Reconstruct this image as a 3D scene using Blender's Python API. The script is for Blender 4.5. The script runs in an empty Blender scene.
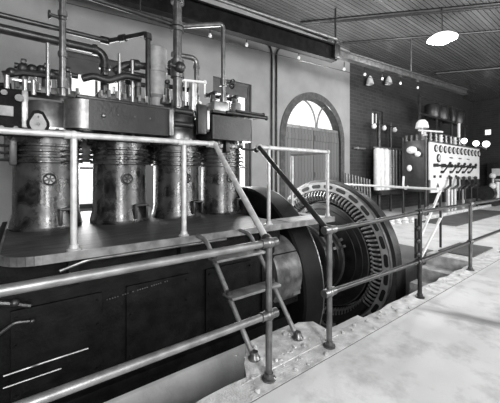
import bpy, bmesh, math, random
from mathutils import Vector, Matrix
random.seed(7)
SC = bpy.context.scene
COL = SC.collection
PI = math.pi

# ------------------------------------------------------------------ materials
def mat(name, c0, c1=None, rough=.5, metal=0., scale=6., bump=0., bscale=40., detail=4., stretch=None, spec=.5, rvar=0.):
    m = bpy.data.materials.new(name); m.use_nodes = True
    nt = m.node_tree; b = nt.nodes['Principled BSDF']
    b.inputs['Roughness'].default_value = rough
    b.inputs['Metallic'].default_value = metal
    b.inputs['Specular IOR Level'].default_value = spec
    if c1 is None: c1 = c0
    tc = nt.nodes.new('ShaderNodeTexCoord')
    src = tc.outputs['Object']
    if stretch:
        mp = nt.nodes.new('ShaderNodeMapping'); mp.inputs['Scale'].default_value = stretch
        nt.links.new(src, mp.inputs['Vector']); src = mp.outputs['Vector']
    n = nt.nodes.new('ShaderNodeTexNoise'); n.inputs['Scale'].default_value = scale; n.inputs['Detail'].default_value = detail
    nt.links.new(src, n.inputs['Vector'])
    r = nt.nodes.new('ShaderNodeValToRGB')
    r.color_ramp.elements[0].position = .36; r.color_ramp.elements[1].position = .66
    r.color_ramp.elements[0].color = (c0, c0, c0, 1); r.color_ramp.elements[1].color = (c1, c1, c1, 1)
    nt.links.new(n.outputs['Fac'], r.inputs['Fac']); nt.links.new(r.outputs['Color'], b.inputs['Base Color'])
    if rvar:
        mr = nt.nodes.new('ShaderNodeMapRange'); mr.inputs['From Min'].default_value = .3; mr.inputs['From Max'].default_value = .7
        mr.inputs['To Min'].default_value = rough - rvar; mr.inputs['To Max'].default_value = rough + rvar
        nt.links.new(n.outputs['Fac'], mr.inputs['Value']); nt.links.new(mr.outputs['Result'], b.inputs['Roughness'])
    if bump:
        n2 = nt.nodes.new('ShaderNodeTexNoise'); n2.inputs['Scale'].default_value = bscale; n2.inputs['Detail'].default_value = 5
        nt.links.new(tc.outputs['Object'], n2.inputs['Vector'])
        bp = nt.nodes.new('ShaderNodeBump'); bp.inputs['Strength'].default_value = bump; bp.inputs['Distance'].default_value = .02
        nt.links.new(n2.outputs['Fac'], bp.inputs['Height']); nt.links.new(bp.outputs['Normal'], b.inputs['Normal'])
    return m

def brick_mat(name, c1, c2, mortar, sc=1.0, rough=.8):
    m = bpy.data.materials.new(name); m.use_nodes = True
    nt = m.node_tree; b = nt.nodes['Principled BSDF']; b.inputs['Roughness'].default_value = rough
    tc = nt.nodes.new('ShaderNodeTexCoord'); sx = nt.nodes.new('ShaderNodeSeparateXYZ'); cx = nt.nodes.new('ShaderNodeCombineXYZ')
    ad = nt.nodes.new('ShaderNodeMath'); ad.operation = 'ADD'
    nt.links.new(tc.outputs['Object'], sx.inputs[0]); nt.links.new(sx.outputs['X'], ad.inputs[0]); nt.links.new(sx.outputs['Y'], ad.inputs[1])
    nt.links.new(ad.outputs[0], cx.inputs['X']); nt.links.new(sx.outputs['Z'], cx.inputs['Y'])
    br = nt.nodes.new('ShaderNodeTexBrick')
    for k, v in (('Color1', c1), ('Color2', c2), ('Mortar', mortar)): br.inputs[k].default_value = (v, v, v, 1)
    br.inputs['Scale'].default_value = sc; br.inputs['Brick Width'].default_value = .42; br.inputs['Row Height'].default_value = .14
    br.inputs['Mortar Size'].default_value = .012
    nt.links.new(cx.outputs[0], br.inputs['Vector'])
    n = nt.nodes.new('ShaderNodeTexNoise'); n.inputs['Scale'].default_value = 1.3; n.inputs['Detail'].default_value = 6
    nt.links.new(tc.outputs['Object'], n.inputs['Vector'])
    mr = nt.nodes.new('ShaderNodeMapRange'); mr.inputs['From Min'].default_value = .3; mr.inputs['From Max'].default_value = .7
    mr.inputs['To Min'].default_value = .78; mr.inputs['To Max'].default_value = 1.1
    nt.links.new(n.outputs['Fac'], mr.inputs['Value'])
    mx = nt.nodes.new('ShaderNodeMix'); mx.data_type = 'RGBA'; mx.blend_type = 'MULTIPLY'; mx.inputs[0].default_value = 1
    nt.links.new(br.outputs['Color'], mx.inputs[6]); nt.links.new(mr.outputs['Result'], mx.inputs[7])
    nt.links.new(mx.outputs[2], b.inputs['Base Color'])
    return m

def board_mat(name, base, groove, width, axis='Y', rough=.35):
    # tongue-and-groove boards: narrow dark grooves at a fixed pitch across `axis`
    m = bpy.data.materials.new(name); m.use_nodes = True
    nt = m.node_tree; b = nt.nodes['Principled BSDF']; b.inputs['Roughness'].default_value = rough
    tc = nt.nodes.new('ShaderNodeTexCoord'); sx = nt.nodes.new('ShaderNodeSeparateXYZ')
    nt.links.new(tc.outputs['Object'], sx.inputs[0])
    dv = nt.nodes.new('ShaderNodeMath'); dv.operation = 'DIVIDE'; dv.inputs[1].default_value = width
    nt.links.new(sx.outputs[axis], dv.inputs[0])
    fr = nt.nodes.new('ShaderNodeMath'); fr.operation = 'FRACT'; nt.links.new(dv.outputs[0], fr.inputs[0])
    fl = nt.nodes.new('ShaderNodeMath'); fl.operation = 'FLOOR'; nt.links.new(dv.outputs[0], fl.inputs[0])
    lt = nt.nodes.new('ShaderNodeMath'); lt.operation = 'LESS_THAN'; lt.inputs[1].default_value = .14; nt.links.new(fr.outputs[0], lt.inputs[0])
    wn = nt.nodes.new('ShaderNodeTexWhiteNoise'); wn.noise_dimensions = '1D'; nt.links.new(fl.outputs[0], wn.inputs['W'])
    mr = nt.nodes.new('ShaderNodeMapRange'); mr.inputs['To Min'].default_value = base * .82; mr.inputs['To Max'].default_value = base * 1.15
    nt.links.new(wn.outputs['Value'], mr.inputs['Value'])
    mx = nt.nodes.new('ShaderNodeMix'); mx.data_type = 'RGBA'; mx.inputs[7].default_value = (groove, groove, groove, 1)
    nt.links.new(lt.outputs[0], mx.inputs[0]); nt.links.new(mr.outputs['Result'], mx.inputs[6])
    nt.links.new(mx.outputs[2], b.inputs['Base Color'])
    bp = nt.nodes.new('ShaderNodeBump'); bp.inputs['Strength'].default_value = .5; bp.inputs['Distance'].default_value = .006; bp.invert = True
    nt.links.new(lt.outputs[0], bp.inputs['Height']); nt.links.new(bp.outputs['Normal'], b.inputs['Normal'])
    return m

def floor_mat():
    m = mat('concrete_floor', .56, .70, .55, 0, 1.2, .12, 30, 8)
    nt = m.node_tree; b = nt.nodes['Principled BSDF']
    # one dark streak of its own shape on the walkway, and a few trodden dark smears
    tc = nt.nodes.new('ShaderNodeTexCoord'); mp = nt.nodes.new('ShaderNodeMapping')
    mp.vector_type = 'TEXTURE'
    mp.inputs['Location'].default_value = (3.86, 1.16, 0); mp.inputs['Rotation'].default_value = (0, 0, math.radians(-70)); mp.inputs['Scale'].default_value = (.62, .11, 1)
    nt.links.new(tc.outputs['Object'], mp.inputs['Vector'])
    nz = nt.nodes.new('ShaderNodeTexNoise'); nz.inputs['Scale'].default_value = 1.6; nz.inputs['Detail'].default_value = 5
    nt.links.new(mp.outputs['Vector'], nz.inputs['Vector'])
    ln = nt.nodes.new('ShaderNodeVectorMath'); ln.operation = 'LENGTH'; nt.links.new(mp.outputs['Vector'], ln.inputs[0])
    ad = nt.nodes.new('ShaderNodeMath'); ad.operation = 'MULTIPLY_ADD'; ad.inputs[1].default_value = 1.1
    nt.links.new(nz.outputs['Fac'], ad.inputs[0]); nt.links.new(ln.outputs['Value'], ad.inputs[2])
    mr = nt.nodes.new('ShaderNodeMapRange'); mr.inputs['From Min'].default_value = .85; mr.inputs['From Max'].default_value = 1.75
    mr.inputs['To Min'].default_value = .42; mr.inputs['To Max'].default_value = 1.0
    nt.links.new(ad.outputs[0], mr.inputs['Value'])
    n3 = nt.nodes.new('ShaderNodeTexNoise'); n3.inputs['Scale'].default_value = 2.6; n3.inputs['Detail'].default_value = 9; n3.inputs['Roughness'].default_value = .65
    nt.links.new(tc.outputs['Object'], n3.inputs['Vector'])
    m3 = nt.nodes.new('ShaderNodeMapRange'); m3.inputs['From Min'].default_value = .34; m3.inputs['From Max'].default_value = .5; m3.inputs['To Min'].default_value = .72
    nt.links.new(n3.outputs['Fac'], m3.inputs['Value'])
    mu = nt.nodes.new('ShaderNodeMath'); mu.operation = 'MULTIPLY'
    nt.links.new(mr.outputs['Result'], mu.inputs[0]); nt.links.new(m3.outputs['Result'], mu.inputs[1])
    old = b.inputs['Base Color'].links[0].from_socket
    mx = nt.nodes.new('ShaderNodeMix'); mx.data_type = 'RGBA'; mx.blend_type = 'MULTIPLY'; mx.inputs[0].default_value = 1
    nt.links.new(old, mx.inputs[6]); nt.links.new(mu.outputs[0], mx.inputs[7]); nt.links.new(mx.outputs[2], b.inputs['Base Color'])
    return m

def emit_mat(name, strength, c=1.0):
    m = bpy.data.materials.new(name); m.use_nodes = True
    b = m.node_tree.nodes['Principled BSDF']
    b.inputs['Base Color'].default_value = (.85, .85, .85, 1)
    b.inputs['Emission Color'].default_value = (c, c, c, 1); b.inputs['Emission Strength'].default_value = strength
    return m

def glass_mat():
    m = bpy.data.materials.new('window_glass'); m.use_nodes = True
    nt = m.node_tree; nt.nodes.remove(nt.nodes['Principled BSDF'])
    out = nt.nodes['Material Output']
    t = nt.nodes.new('ShaderNodeBsdfTransparent'); t.inputs[0].default_value = (.95, .95, .95, 1)
    g = nt.nodes.new('ShaderNodeBsdfGlossy'); g.inputs['Roughness'].default_value = .02
    mx = nt.nodes.new('ShaderNodeMixShader')
    mx.inputs[0].default_value = .05; nt.links.new(t.outputs[0], mx.inputs[1]); nt.links.new(g.outputs[0], mx.inputs[2])
    nt.links.new(mx.outputs[0], out.inputs['Surface'])
    return m

M = dict(
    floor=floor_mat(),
    rough_conc=mat('rough_concrete', .42, .72, .85, 0, 9, .5, 70, 10),
    found=mat('foundation_concrete', .60, .84, .8, 0, 2.5, .3, 22, 8),
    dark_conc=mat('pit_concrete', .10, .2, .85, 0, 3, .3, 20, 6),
    plaster=mat('painted_plaster', .23, .29, .75, 0, 1.4, .12, 30, 6),
    brick=brick_mat('dark_brick', .022, .034, .05),
    archbrick=mat('arch_brick', .05, .09, .8, 0, 8, .3, 30),
    ceiling=board_mat('ceiling_boards', .125, .025, .12, 'Y', .22),
    door=board_mat('door_boards', .12, .05, .16, 'X', .55),
    frame=mat('window_frame_paint', .035, .06, .5),
    white_frame=mat('white_frame_paint', .45, .6, .5),
    glass=glass_mat(),
    black=mat('black_enamel', .008, .02, .38, 0, 3.5, .15, 25, 6, rvar=.1),
    soot=mat('oily_black_iron', .003, .009, .6, 0, 7, .25, 35, 7, spec=.1),
    jacket=mat('worn_cylinder_iron', .006, .05, .27, .0, 6, .10, 25, 9, rvar=.14, spec=.75),
    darkiron=mat('dark_cast_iron', .010, .032, .36, 0, 6, .2, 30, 6, spec=.6),
    steel=mat('bright_steel', .30, .46, .32, .8, 8, .05, 40),
    dullsteel=mat('dull_steel', .16, .30, .38, .75, 8, .08, 30),
    pipe=mat('galvanised_pipe', .16, .26, .40, .55, 12, .05, 40),
    pipe_dark=mat('dark_pipe', .018, .04, .33, .3, 9, .05, 40),
    pipe_mid=mat('grey_pipe', .12, .22, .30, .75, 9, .05, 40),
    white_pipe=mat('white_painted_pipe', .6, .75, .4),
    deck=mat('worn_deck_plate', .03, .085, .5, .2, 3, .15, 30, 8, stretch=(1, 5, 5)),
    edge=mat('worn_edge_strip', .13, .26, .45, .5, 9, .1, 30),
    flyw=mat('flywheel_paint', .004, .009, .5, 0, 4, .1, 30, spec=.1),
    ringface=mat('machined_ring_face', .30, .46, .42, .1, 5, .08, 30),
    slot=mat('slot_black', .006, .01, .7),
    coil=mat('varnished_coil', .16, .30, .3, .2, 14, .05, 30),
    coilbed=mat('coil_bed', .01, .02, .6),
    rotor=mat('rotor_paint', .007, .018, .35, 0, 5, .1, 30),
    brass=mat('bright_brass', .45, .65, .25, .8, 10),
    marble=mat('switchboard_marble', .72, .82, .4, 0, 2.2),
    porcelain=mat('white_porcelain', .7, .8, .3),
    gauge=mat('gauge_face', .55, .7, .4),
    casing=mat('black_casing_paint', .005, .014, .34, 0, 6, .15, 30, 6, spec=.35),
    flange=mat('pale_flange_paint', .22, .34, .5, 0, 9),
    pipe_light=mat('pale_railing_pipe', .40, .56, .42, .2, 12, .05, 40),
    coverpaint=mat('worn_grey_paint', .06, .18, .36, .3, 7, .1, 30),
    plate=mat('trench_cover_plate', .07, .12, .6, .2, 3, .1, 30),
    bulb=emit_mat('lit_globe', 3.0), lamp=emit_mat('lit_lamp_shade', 2.2), litpane=emit_mat('bright_sky_pane', 1.2),
    opal=mat('opal_glass', .75, .85, .25),
)

# ------------------------------------------------------------------ mesh builder
class MB:
    def __init__(s): s.bm = bmesh.new()
    def _xf(s, vs, mtx):
        for v in vs: v.co = mtx @ v.co
    def box(s, x0, x1, y0, y1, z0, z1, bev=0.):
        r = bmesh.ops.create_cube(s.bm, size=1)
        vs = r['verts']
        for v in vs:
            v.co = Vector(((x0 + x1) / 2 + v.co.x * (x1 - x0), (y0 + y1) / 2 + v.co.y * (y1 - y0), (z0 + z1) / 2 + v.co.z * (z1 - z0)))
        if bev:
            es = list({e for v in vs for e in v.link_edges})
            bmesh.ops.bevel(s.bm, geom=es, offset=bev, segments=2, profile=.6, affect='EDGES')
        return s
    def obox(s, c, size, rot=(0, 0, 0)):
        from mathutils import Euler
        r = bmesh.ops.create_cube(s.bm, size=1)
        m = Matrix.Translation(Vector(c)) @ Euler(rot).to_matrix().to_4x4() @ Matrix.Diagonal((*size, 1))
        s._xf(r['verts'], m); return s
    def cyl(s, p, q, r, r2=None, n=16, cap=True):
        p = Vector(p); q = Vector(q); d = q - p
        if r2 is None: r2 = r
        rr = bmesh.ops.create_cone(s.bm, cap_ends=cap, cap_tris=False, segments=n, radius1=r, radius2=r2, depth=d.length)
        m = Matrix.Translation((p + q) / 2) @ d.to_track_quat('Z', 'Y').to_matrix().to_4x4()
        s._xf(rr['verts'], m); return s
    def sph(s, c, r, n=14, sc=(1, 1, 1)):
        rr = bmesh.ops.create_uvsphere(s.bm, u_segments=n, v_segments=max(6, n // 2 + 1), radius=r)
        s._xf(rr['verts'], Matrix.Translation(Vector(c)) @ Matrix.Diagonal((*sc, 1))); return s
    def lathe(s, prof, c, axis='Z', n=40, a0=0., a1=2 * PI):
        # prof: list of (radius, height); revolved about `axis` through c
        full = abs(a1 - a0 - 2 * PI) < 1e-6
        k = n if full else n + 1
        rings = []
        for (r, h) in prof:
            ring = []
            for i in range(k):
                t = a0 + (a1 - a0) * i / n
                a, b = r * math.cos(t), r * math.sin(t)
                co = (a, b, h) if axis == 'Z' else (h, a, b) if axis == 'X' else (b, h, a)
                ring.append(s.bm.verts.new(Vector(c) + Vector(co)))
            rings.append(ring)
        for j in range(len(rings) - 1):
            for i in range(k if full else k - 1):
                i2 = (i + 1) % k
                s.bm.faces.new((rings[j][i], rings[j][i2], rings[j + 1][i2], rings[j + 1][i]))
        if full and prof[0] != prof[-1]:
            for ring, pr in ((rings[0], prof[0]), (rings[-1], prof[-1])):
                if pr[0] > 1e-4:
                    try: s.bm.faces.new(ring)
                    except ValueError: pass
        return s
    def ring(s, r0, r1, h0, h1, c, axis='X', n=64):
        return s.lathe([(r0, h0), (r1, h0), (r1, h1), (r0, h1), (r0, h0)], c, axis, n)
    def prism(s, pts, z0, z1, axis='Z', c=(0, 0, 0)):
        def mk(a, b, h): return (a, b, h) if axis == 'Z' else (h, a, b) if axis == 'X' else (a, h, b)
        lo = [s.bm.verts.new(Vector(c) + Vector(mk(a, b, z0))) for a, b in pts]
        hi = [s.bm.verts.new(Vector(c) + Vector(mk(a, b, z1))) for a, b in pts]
        n = len(pts)
        s.bm.faces.new(lo); s.bm.faces.new(hi)
        for i in range(n): s.bm.faces.new((lo[i], lo[(i + 1) % n], hi[(i + 1) % n], hi[i]))
        return s
    def tube(s, pts, r, n=12, bend=0.):
        pts = [Vector(p) for p in pts]
        if bend:
            q = [pts[0]]
            for a, b, c in zip(pts, pts[1:], pts[2:]):
                d1 = (a - b).normalized(); d2 = (c - b).normalized()
                B = min(bend, (a - b).length * .45, (c - b).length * .45)
                p0 = b + d1 * B; p2 = b + d2 * B
                for i in range(7):
                    t = i / 6; q.append(p0 * (1 - t) ** 2 + b * 2 * t * (1 - t) + p2 * t * t)
            q.append(pts[-1]); pts = q
        rings = []; up = None
        for i, p in enumerate(pts):
            d = (pts[min(i + 1, len(pts) - 1)] - pts[max(i - 1, 0)]).normalized()
            if up is None:
                up = Vector((0, 0, 1)) if abs(d.z) < .9 else Vector((1, 0, 0))
            x = d.cross(up).normalized(); y = x.cross(d).normalized(); up = y
            rings.append([s.bm.verts.new(p + x * r * math.cos(2 * PI * k / n) + y * r * math.sin(2 * PI * k / n)) for k in range(n)])
        for a, b in zip(rings, rings[1:]):
            for k in range(n): s.bm.faces.new((a[k], a[(k + 1) % n], b[(k + 1) % n], b[k]))
        s.bm.faces.new(rings[0]); s.bm.faces.new(rings[-1])
        return s
    def torus(s, c, R, r, axis='Y', n=24, k=8):
        rings = []
        for i in range(n):
            t = 2 * PI * i / n; ring = []
            for j in range(k):
                u = 2 * PI * j / k
                a = (R + r * math.cos(u)) * math.cos(t); b = (R + r * math.cos(u)) * math.sin(t); h = r * math.sin(u)
                co = (a, b, h) if axis == 'Z' else (h, a, b) if axis == 'X' else (a, h, b)
                ring.append(s.bm.verts.new(Vector(c) + Vector(co)))
            rings.append(ring)
        for i in range(n):
            a, b = rings[i], rings[(i + 1) % n]
            for j in range(k): s.bm.faces.new((a[j], a[(j + 1) % k], b[(j + 1) % k], b[j]))
        return s
    def build(s, name, m, parent=None, origin=None):
        bmesh.ops.recalc_face_normals(s.bm, faces=s.bm.faces)
        if parent is not None: o0 = wloc(parent)
        elif origin is not None: o0 = Vector(origin)
        else:
            xs = [v.co for v in s.bm.verts]
            lo = Vector((min(v.x for v in xs), min(v.y for v in xs), min(v.z for v in xs)))
            hi = Vector((max(v.x for v in xs), max(v.y for v in xs), max(v.z for v in xs)))
            o0 = Vector(((lo.x + hi.x) / 2, (lo.y + hi.y) / 2, lo.z))
        for v in s.bm.verts: v.co -= o0
        me = bpy.data.meshes.new(name); s.bm.to_mesh(me); s.bm.free()
        for p in me.polygons: p.use_smooth = True
        me.set_sharp_from_angle(angle=math.radians(38))
        me.materials.append(M[m] if isinstance(m, str) else m)
        o = bpy.data.objects.new(name, me); COL.objects.link(o)
        if parent is not None: o.parent = parent
        else: o.location = o0
        return o

def wloc(o):
    v = Vector(o.location)
    while o.parent: o = o.parent; v += Vector(o.location)
    return v
def thing(name, loc, label, cat, group=None):
    o = bpy.data.objects.new(name, None); COL.objects.link(o); o.location = loc; o.empty_display_size = .1
    return tag(o, label, cat, group)
def tag(o, label=None, cat=None, group=None, kind=None):
    if label: o['label'] = label
    if cat: o['category'] = cat
    if group: o['group'] = group
    if kind: o['kind'] = kind
    return o
def struct(o): o['kind'] = 'structure'; return o
def kids(o): return [c for c in COL.objects if c.parent == o]
def dup(root, off, label=None, group=None):
    r = root.copy(); COL.objects.link(r); r.location = Vector(root.location) + Vector(off)
    if label: r['label'] = label
    if group: r['group'] = group
    def rec(src, dst):
        for ch in kids(src):
            c = ch.copy(); COL.objects.link(c); c.parent = dst; rec(ch, c)
    rec(root, r)
    return r
def dup_part(o, off, parent=None):
    # copy a part (and its sub-parts), moved by off inside its parent
    c = o.copy(); COL.objects.link(c); c.parent = parent or o.parent; c.location = Vector(o.location) + Vector(off)
    for ch in kids(o):
        if ch is c: continue
        d = ch.copy(); COL.objects.link(d); d.parent = c
    return c

# ------------------------------------------------------------------ sizes of the hall (metres; +X along the hall, +Y towards the window wall)
WY = 7.0          # window wall
CZ = 6.4          # ceiling
XE = 24.0         # far wall
XN = -4.5         # wall behind the camera's left
YN = -4.5         # wall behind the camera
CURB = 1.86       # inner edge of the walkway
AX, AZ = 4.5, -.25  # crankshaft axis (y, z)

# ------------------------------------------------------------------ setting
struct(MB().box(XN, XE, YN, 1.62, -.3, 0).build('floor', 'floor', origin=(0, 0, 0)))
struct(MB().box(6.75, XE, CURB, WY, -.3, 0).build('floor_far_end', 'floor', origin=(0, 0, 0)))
struct(MB().box(XN, 6.75, 6.3, WY, -.3, 0).build('floor_behind_engine', 'dark_conc', origin=(0, 0, 0)))
struct(MB().box(XN, -.45, 2.98, 6.3, -.3, 0).build('floor_left', 'dark_conc', origin=(0, 0, 0)))
# walkway kerb, broken along its inner edge
k = MB()
n = 150
top = []
for i in range(n + 1):
    x = XN + (XE - XN) * i / n
    top.append((x, CURB + (random.uniform(-.03, .02) if x < 9 else 0)))
pts = [(XN, 1.632)] + [(XE, 1.632)] + list(reversed(top))
k.prism(pts, -.35, .0)
struct(k.build('trim_1', 'rough_conc', origin=(0, 0, 0)))
struct(MB().box(XN, XE, 1.62, 1.632, -.3, -.003).build('trim_8', 'dark_conc', origin=(0, 0, 0)))
# block of broken concrete under the ladder
k = MB()
pts = [(1.34, 1.80), (2.42, 1.80), (2.44, 2.12), (2.30, 2.20), (2.05, 2.18), (1.85, 2.23), (1.63, 2.22), (1.55, 2.10), (1.44, 1.98)]
k.prism(pts, -1.0, .006)
struct(k.build('trim_2', 'rough_conc', origin=(0, 0, 0)))
# pit
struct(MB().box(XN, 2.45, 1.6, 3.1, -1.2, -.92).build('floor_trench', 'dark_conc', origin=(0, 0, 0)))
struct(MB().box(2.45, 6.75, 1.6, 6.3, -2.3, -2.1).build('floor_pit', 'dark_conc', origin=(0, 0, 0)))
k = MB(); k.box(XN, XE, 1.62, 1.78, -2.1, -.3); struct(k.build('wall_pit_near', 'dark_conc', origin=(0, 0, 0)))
k = MB(); k.box(6.75, 6.95, 1.78, 6.3, -2.1, -.3); struct(k.build('wall_pit_far', 'found', origin=(0, 0, 0)))
k = MB(); k.box(2.45, 6.75, 6.3, 6.45, -2.1, -.3); struct(k.build('wall_pit_back', 'found', origin=(0, 0, 0)))
# engine foundation (concrete) with its light outer face
k = MB(); k.box(-.45, 2.98, 2.93, 6.3, -1.2, -.52, .01); struct(k.build('trim_3', 'found', origin=(0, 0, 0)))
k = MB(); k.box(2.98, 4.6, 2.0, 3.0, -2.1, -.86, .01); struct(k.build('trim_4', 'found', origin=(0, 0, 0)))
# concrete steps from the far floor down into the pit
k = MB()
for i in range(5):
    x1 = 6.75 - .34 * i - (0 if i == 0 else .0)
    k.box(6.35 - .34 * i, 6.75, 1.80, 2.62, -2.1, -.0 - .21 * i if i else .005)
struct(k.build('trim_5', 'rough_conc', origin=(0, 0, 0)))
# ceiling
struct(MB().box(XN - .2, XE + .2, YN - .2, WY + .3, CZ, CZ + .15).build('ceiling', 'ceiling', origin=(0, 0, 0)))

# ---- window wall: plaster to x=10.2, dark brick beyond; openings
def wall_x(name, x0, x1, y0, y1, z1, holes, m):
    b = MB(); hs = sorted(holes); x = x0
    for (a, c, lo, hi) in hs:
        b.box(x, a, y0, y1, 0, z1)
        if lo > 0: b.box(a, c, y0, y1, 0, lo)
        b.box(a, c, y0, y1, hi, z1); x = c
    b.box(x, x1, y0, y1, 0, z1)
    return b
AX0, AX1, SPR = 6.50, 9.80, 2.80      # arched doorway
acx, arx, arz = (AX0 + AX1) / 2, (AX1 - AX0) / 2, 1.60
b = wall_x('w', XN, 10.2, WY, WY + .3, CZ, [(.62, 1.90, .85, 4.05), (4.06, 5.36, .9, 4.2), (AX0, AX1, 0, 4.45)], 'plaster')
N = 28
for side in (0, 1):                    # spandrels either side of the arch
    P = []
    for i in range(N // 2 + 1):
        t = PI / 2 + (PI / 2) * i / (N // 2) if side == 0 else PI / 2 - (PI / 2) * i / (N // 2)
        P.append((acx + arx * math.cos(t), SPR + arz * math.sin(t)))
    P.append((AX0 if side == 0 else AX1, 4.45)); P.append((acx, 4.45))
    b.prism(P, WY, WY + .3, 'Y')
struct(b.build('wall_left', 'plaster', origin=(0, 0, 0)))
b = wall_x('w', 10.2, XE, WY, WY + .3, CZ, [(11.78, 12.65, 3.62, 4.34)], 'brick')
struct(b.build('wall_left_brick', 'brick', origin=(0, 0, 0)))
b = MB(); b.box(XE, XE + .3, YN, 6.02, 0, CZ); b.box(XE, XE + .3, 6.40, WY + .3, 0, CZ); b.box(XE, XE + .3, 6.02, 6.40, 0, 4.15); b.box(XE, XE + .3, 6.02, 6.40, 4.52, CZ)
struct(b.build('wall_far', 'brick', origin=(0, 0, 0)))
struct(MB().box(XN - .3, XN, YN, WY + .3, 0, CZ).build('wall_near', 'brick', origin=(0, 0, 0)))
NW = [(-3.6, -2.2), (-1.0, .4), (1.8, 3.2), (5.0, 6.4), (8.2, 9.6), (11.4, 12.8), (14.6, 16.0), (18., 19.4)]
b = wall_x('w', XN, XE, YN - .3, YN, CZ, [(a, c, 1.2, 5.4) for a, c in NW], 'plaster')
struct(b.build('wall_right', 'brick', origin=(0, 0, 0)))

def window(no, x0, x1, z0, z1, y0, cols, rows, shade=0., bars='frame', face=-1):
    fr = MB(); t = .09
    ya, yb = y0 + .02, y0 + .16
    fr.box(x0, x0 + t, ya, yb, z0, z1).box(x1 - t, x1, ya, yb, z0, z1).box(x0 + t, x1 - t, ya, yb, z1 - t, z1).box(x0 + t, x1 - t, ya, yb, z0, z0 + t)
    f = fr.build('window_%d' % no, bars, origin=(0, 0, 0)); struct(f)
    mb = MB()
    for i in range(1, cols):
        x = x0 + t + (x1 - x0 - 2 * t) * i / cols; mb.box(x - .018, x + .018, ya + .02, yb - .03, z0 + t, z1 - t)
    for i in range(1, rows):
        z = z0 + t + (z1 - z0 - 2 * t) * i / rows; w = .04 if i == rows // 2 else .018
        mb.box(x0 + t, x1 - t, ya + .025, yb - .035, z - w, z + w)
    mb.build('muntins', bars, f)
    MB().box(x0 + t, x1 - t, y0 + .10, y0 + .106, z0 + t, z1 - t).build('pane', 'glass', f)
    if shade:
        MB().box(x0 + t, x1 - t, y0 + .03, y0 + .036, z1 - shade, z1 - t * .5).build('roller_shade', 'frame', f)
    return f
window(1, .62, 1.90, .85, 4.05, WY + .05, 2, 4, .42)
window(2, 4.06, 5.36, .9, 4.2, WY + .05, 2, 4, .40)
window(3, 11.78, 12.65, 3.62, 4.34, WY + .05, 2, 1, 0)
for i, (a, c) in enumerate(NW): window(4 + i, a, c, 1.2, 5.4, YN - .25, 2, 5)
# small far window pane
f = MB().box(XE + .05, XE + .12, 6.02, 6.40, 4.15, 4.52).build('window_20', 'glass', origin=(0, 0, 0)); struct(f)

# ---- arched doorway: brick surround, fanlight, two boarded leaves
b = MB(); P = []
NA = 32
for i in range(NA + 1):
    t = PI - PI * i / NA; P.append((acx + (arx + .02) * math.cos(t), SPR + (arz + .02) * math.sin(t)))
for i in range(NA + 1):
    t = PI * i / NA; P.append((acx + (arx - .22) * math.cos(t), SPR + (arz - .2) * math.sin(t)))
b.prism(P, WY - .03, WY + .28, 'Y'); b.box(AX0 - .02, AX0 + .2, WY - .03, WY + .28, 0, SPR); b.box(AX1 - .2, AX1 + .02, WY - .03, WY + .28, 0, SPR)
door = struct(b.build('door_1', 'archbrick', origin=(0, 0, 0)))
TR = 3.22                              # transom height
xi0, xi1 = AX0 + .2, AX1 - .2
b = MB(); P = []
irx, irz = arx - .2, arz - .19
ta = math.asin((TR - SPR) / irz)
for i in range(NA + 1):
    t = (PI - ta) - (PI - 2 * ta) * i / NA; P.append((acx + irx * math.cos(t), SPR + irz * math.sin(t)))
b.prism(P, WY + .12, WY + .126, 'Y'); b.build('fanlight_pane', 'glass', door)
b = MB()
b.box(xi0, xi1, WY + .04, WY + .2, TR - .1, TR)
def arcbar(cx, cz, rx, rz, t0, t1):
    b.tube([(cx + rx * math.cos(t0 + (t1 - t0) * i / 14), WY + .1, cz + rz * math.sin(t0 + (t1 - t0) * i / 14)) for i in range(15)], .03, 6)
arcbar(acx - .55, TR, .72, .92, 0, PI * .62)
arcbar(acx + .95, TR, .72, .92, PI, PI * .42)
b.build('fanlight_bars', 'edge', door)
for s_, (a, c) in enumerate(((xi0, acx - .01), (acx + .01, xi1))):
    lf = MB().box(a, c, WY + .06, WY + .13, 0, TR - .1).build('door_leaf', 'door', door)
    b = MB()
    for z in (.12, 1.45, 2.75): b.box(a + .05, c - .05, WY + .035, WY + .06, z, z + .2)
    b.build('ledger', 'door', lf)

# ------------------------------------------------------------------ diesel engine
CX = [.25, 1.12, 1.98, 2.80]           # cylinder centres
CY = 4.58
eng = thing('diesel_engine', (1.4, CY, -.52), 'large black four-cylinder diesel engine standing inside the railed platform', 'engine')
b = MB(); b.box(-.35, 2.72, 3.03, 6.0, -.52, .60, .02); b.box(-.25, 2.9, 3.12, 5.9, .60, .84, .02)
case = b.build('crankcase', 'soot', eng)
b = MB(); b.box(-.42, 2.95, 2.97, 6.1, -.52, -.38, .015); b.build('bedplate', 'soot', eng)
d0 = None
for i in range(4):
    x = CX[i]
    b = MB(); b.box(x - .33, x + .33, 3.0, 3.035, -.25, .48, .012); d = b.build('crankcase_door', 'soot', eng)
    for px in (-.29, .29):
        for pz in (-.2, .2, .42): MB().cyl((x + px, 3.005, pz), (x + px, 2.985, pz), .012, n=8).build('bolt', 'soot', d)
# thin oil pipes and a row of rivets along the crankcase side
b = MB(); b.tube([(-.12, 2.99, .0), (.06, 2.99, .005), (.10, 2.975, .015), (.46, 2.975, .02)], .009, 8, .03); b.build('oil_pipe', 'dullsteel', eng)
b = MB(); b.tube([(-.12, 2.985, -.09), (.26, 2.985, -.085)], .007, 8); b.build('oil_pipe', 'dullsteel', eng)
b = MB(); b.tube([(.25, 2.985, .74), (.45, 2.97, .80), (1.9, 2.97, .80)], .014, 8, .05); b.build('oil_pipe', 'dullsteel', eng)
b = MB()
for i in range(26):
    if i % 6 != 5: b.sph((.62 + i * .023, 3.0, .40 + .002 * i), .0065, 6)
b.build('rivet_row', 'dullsteel', eng)
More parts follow.
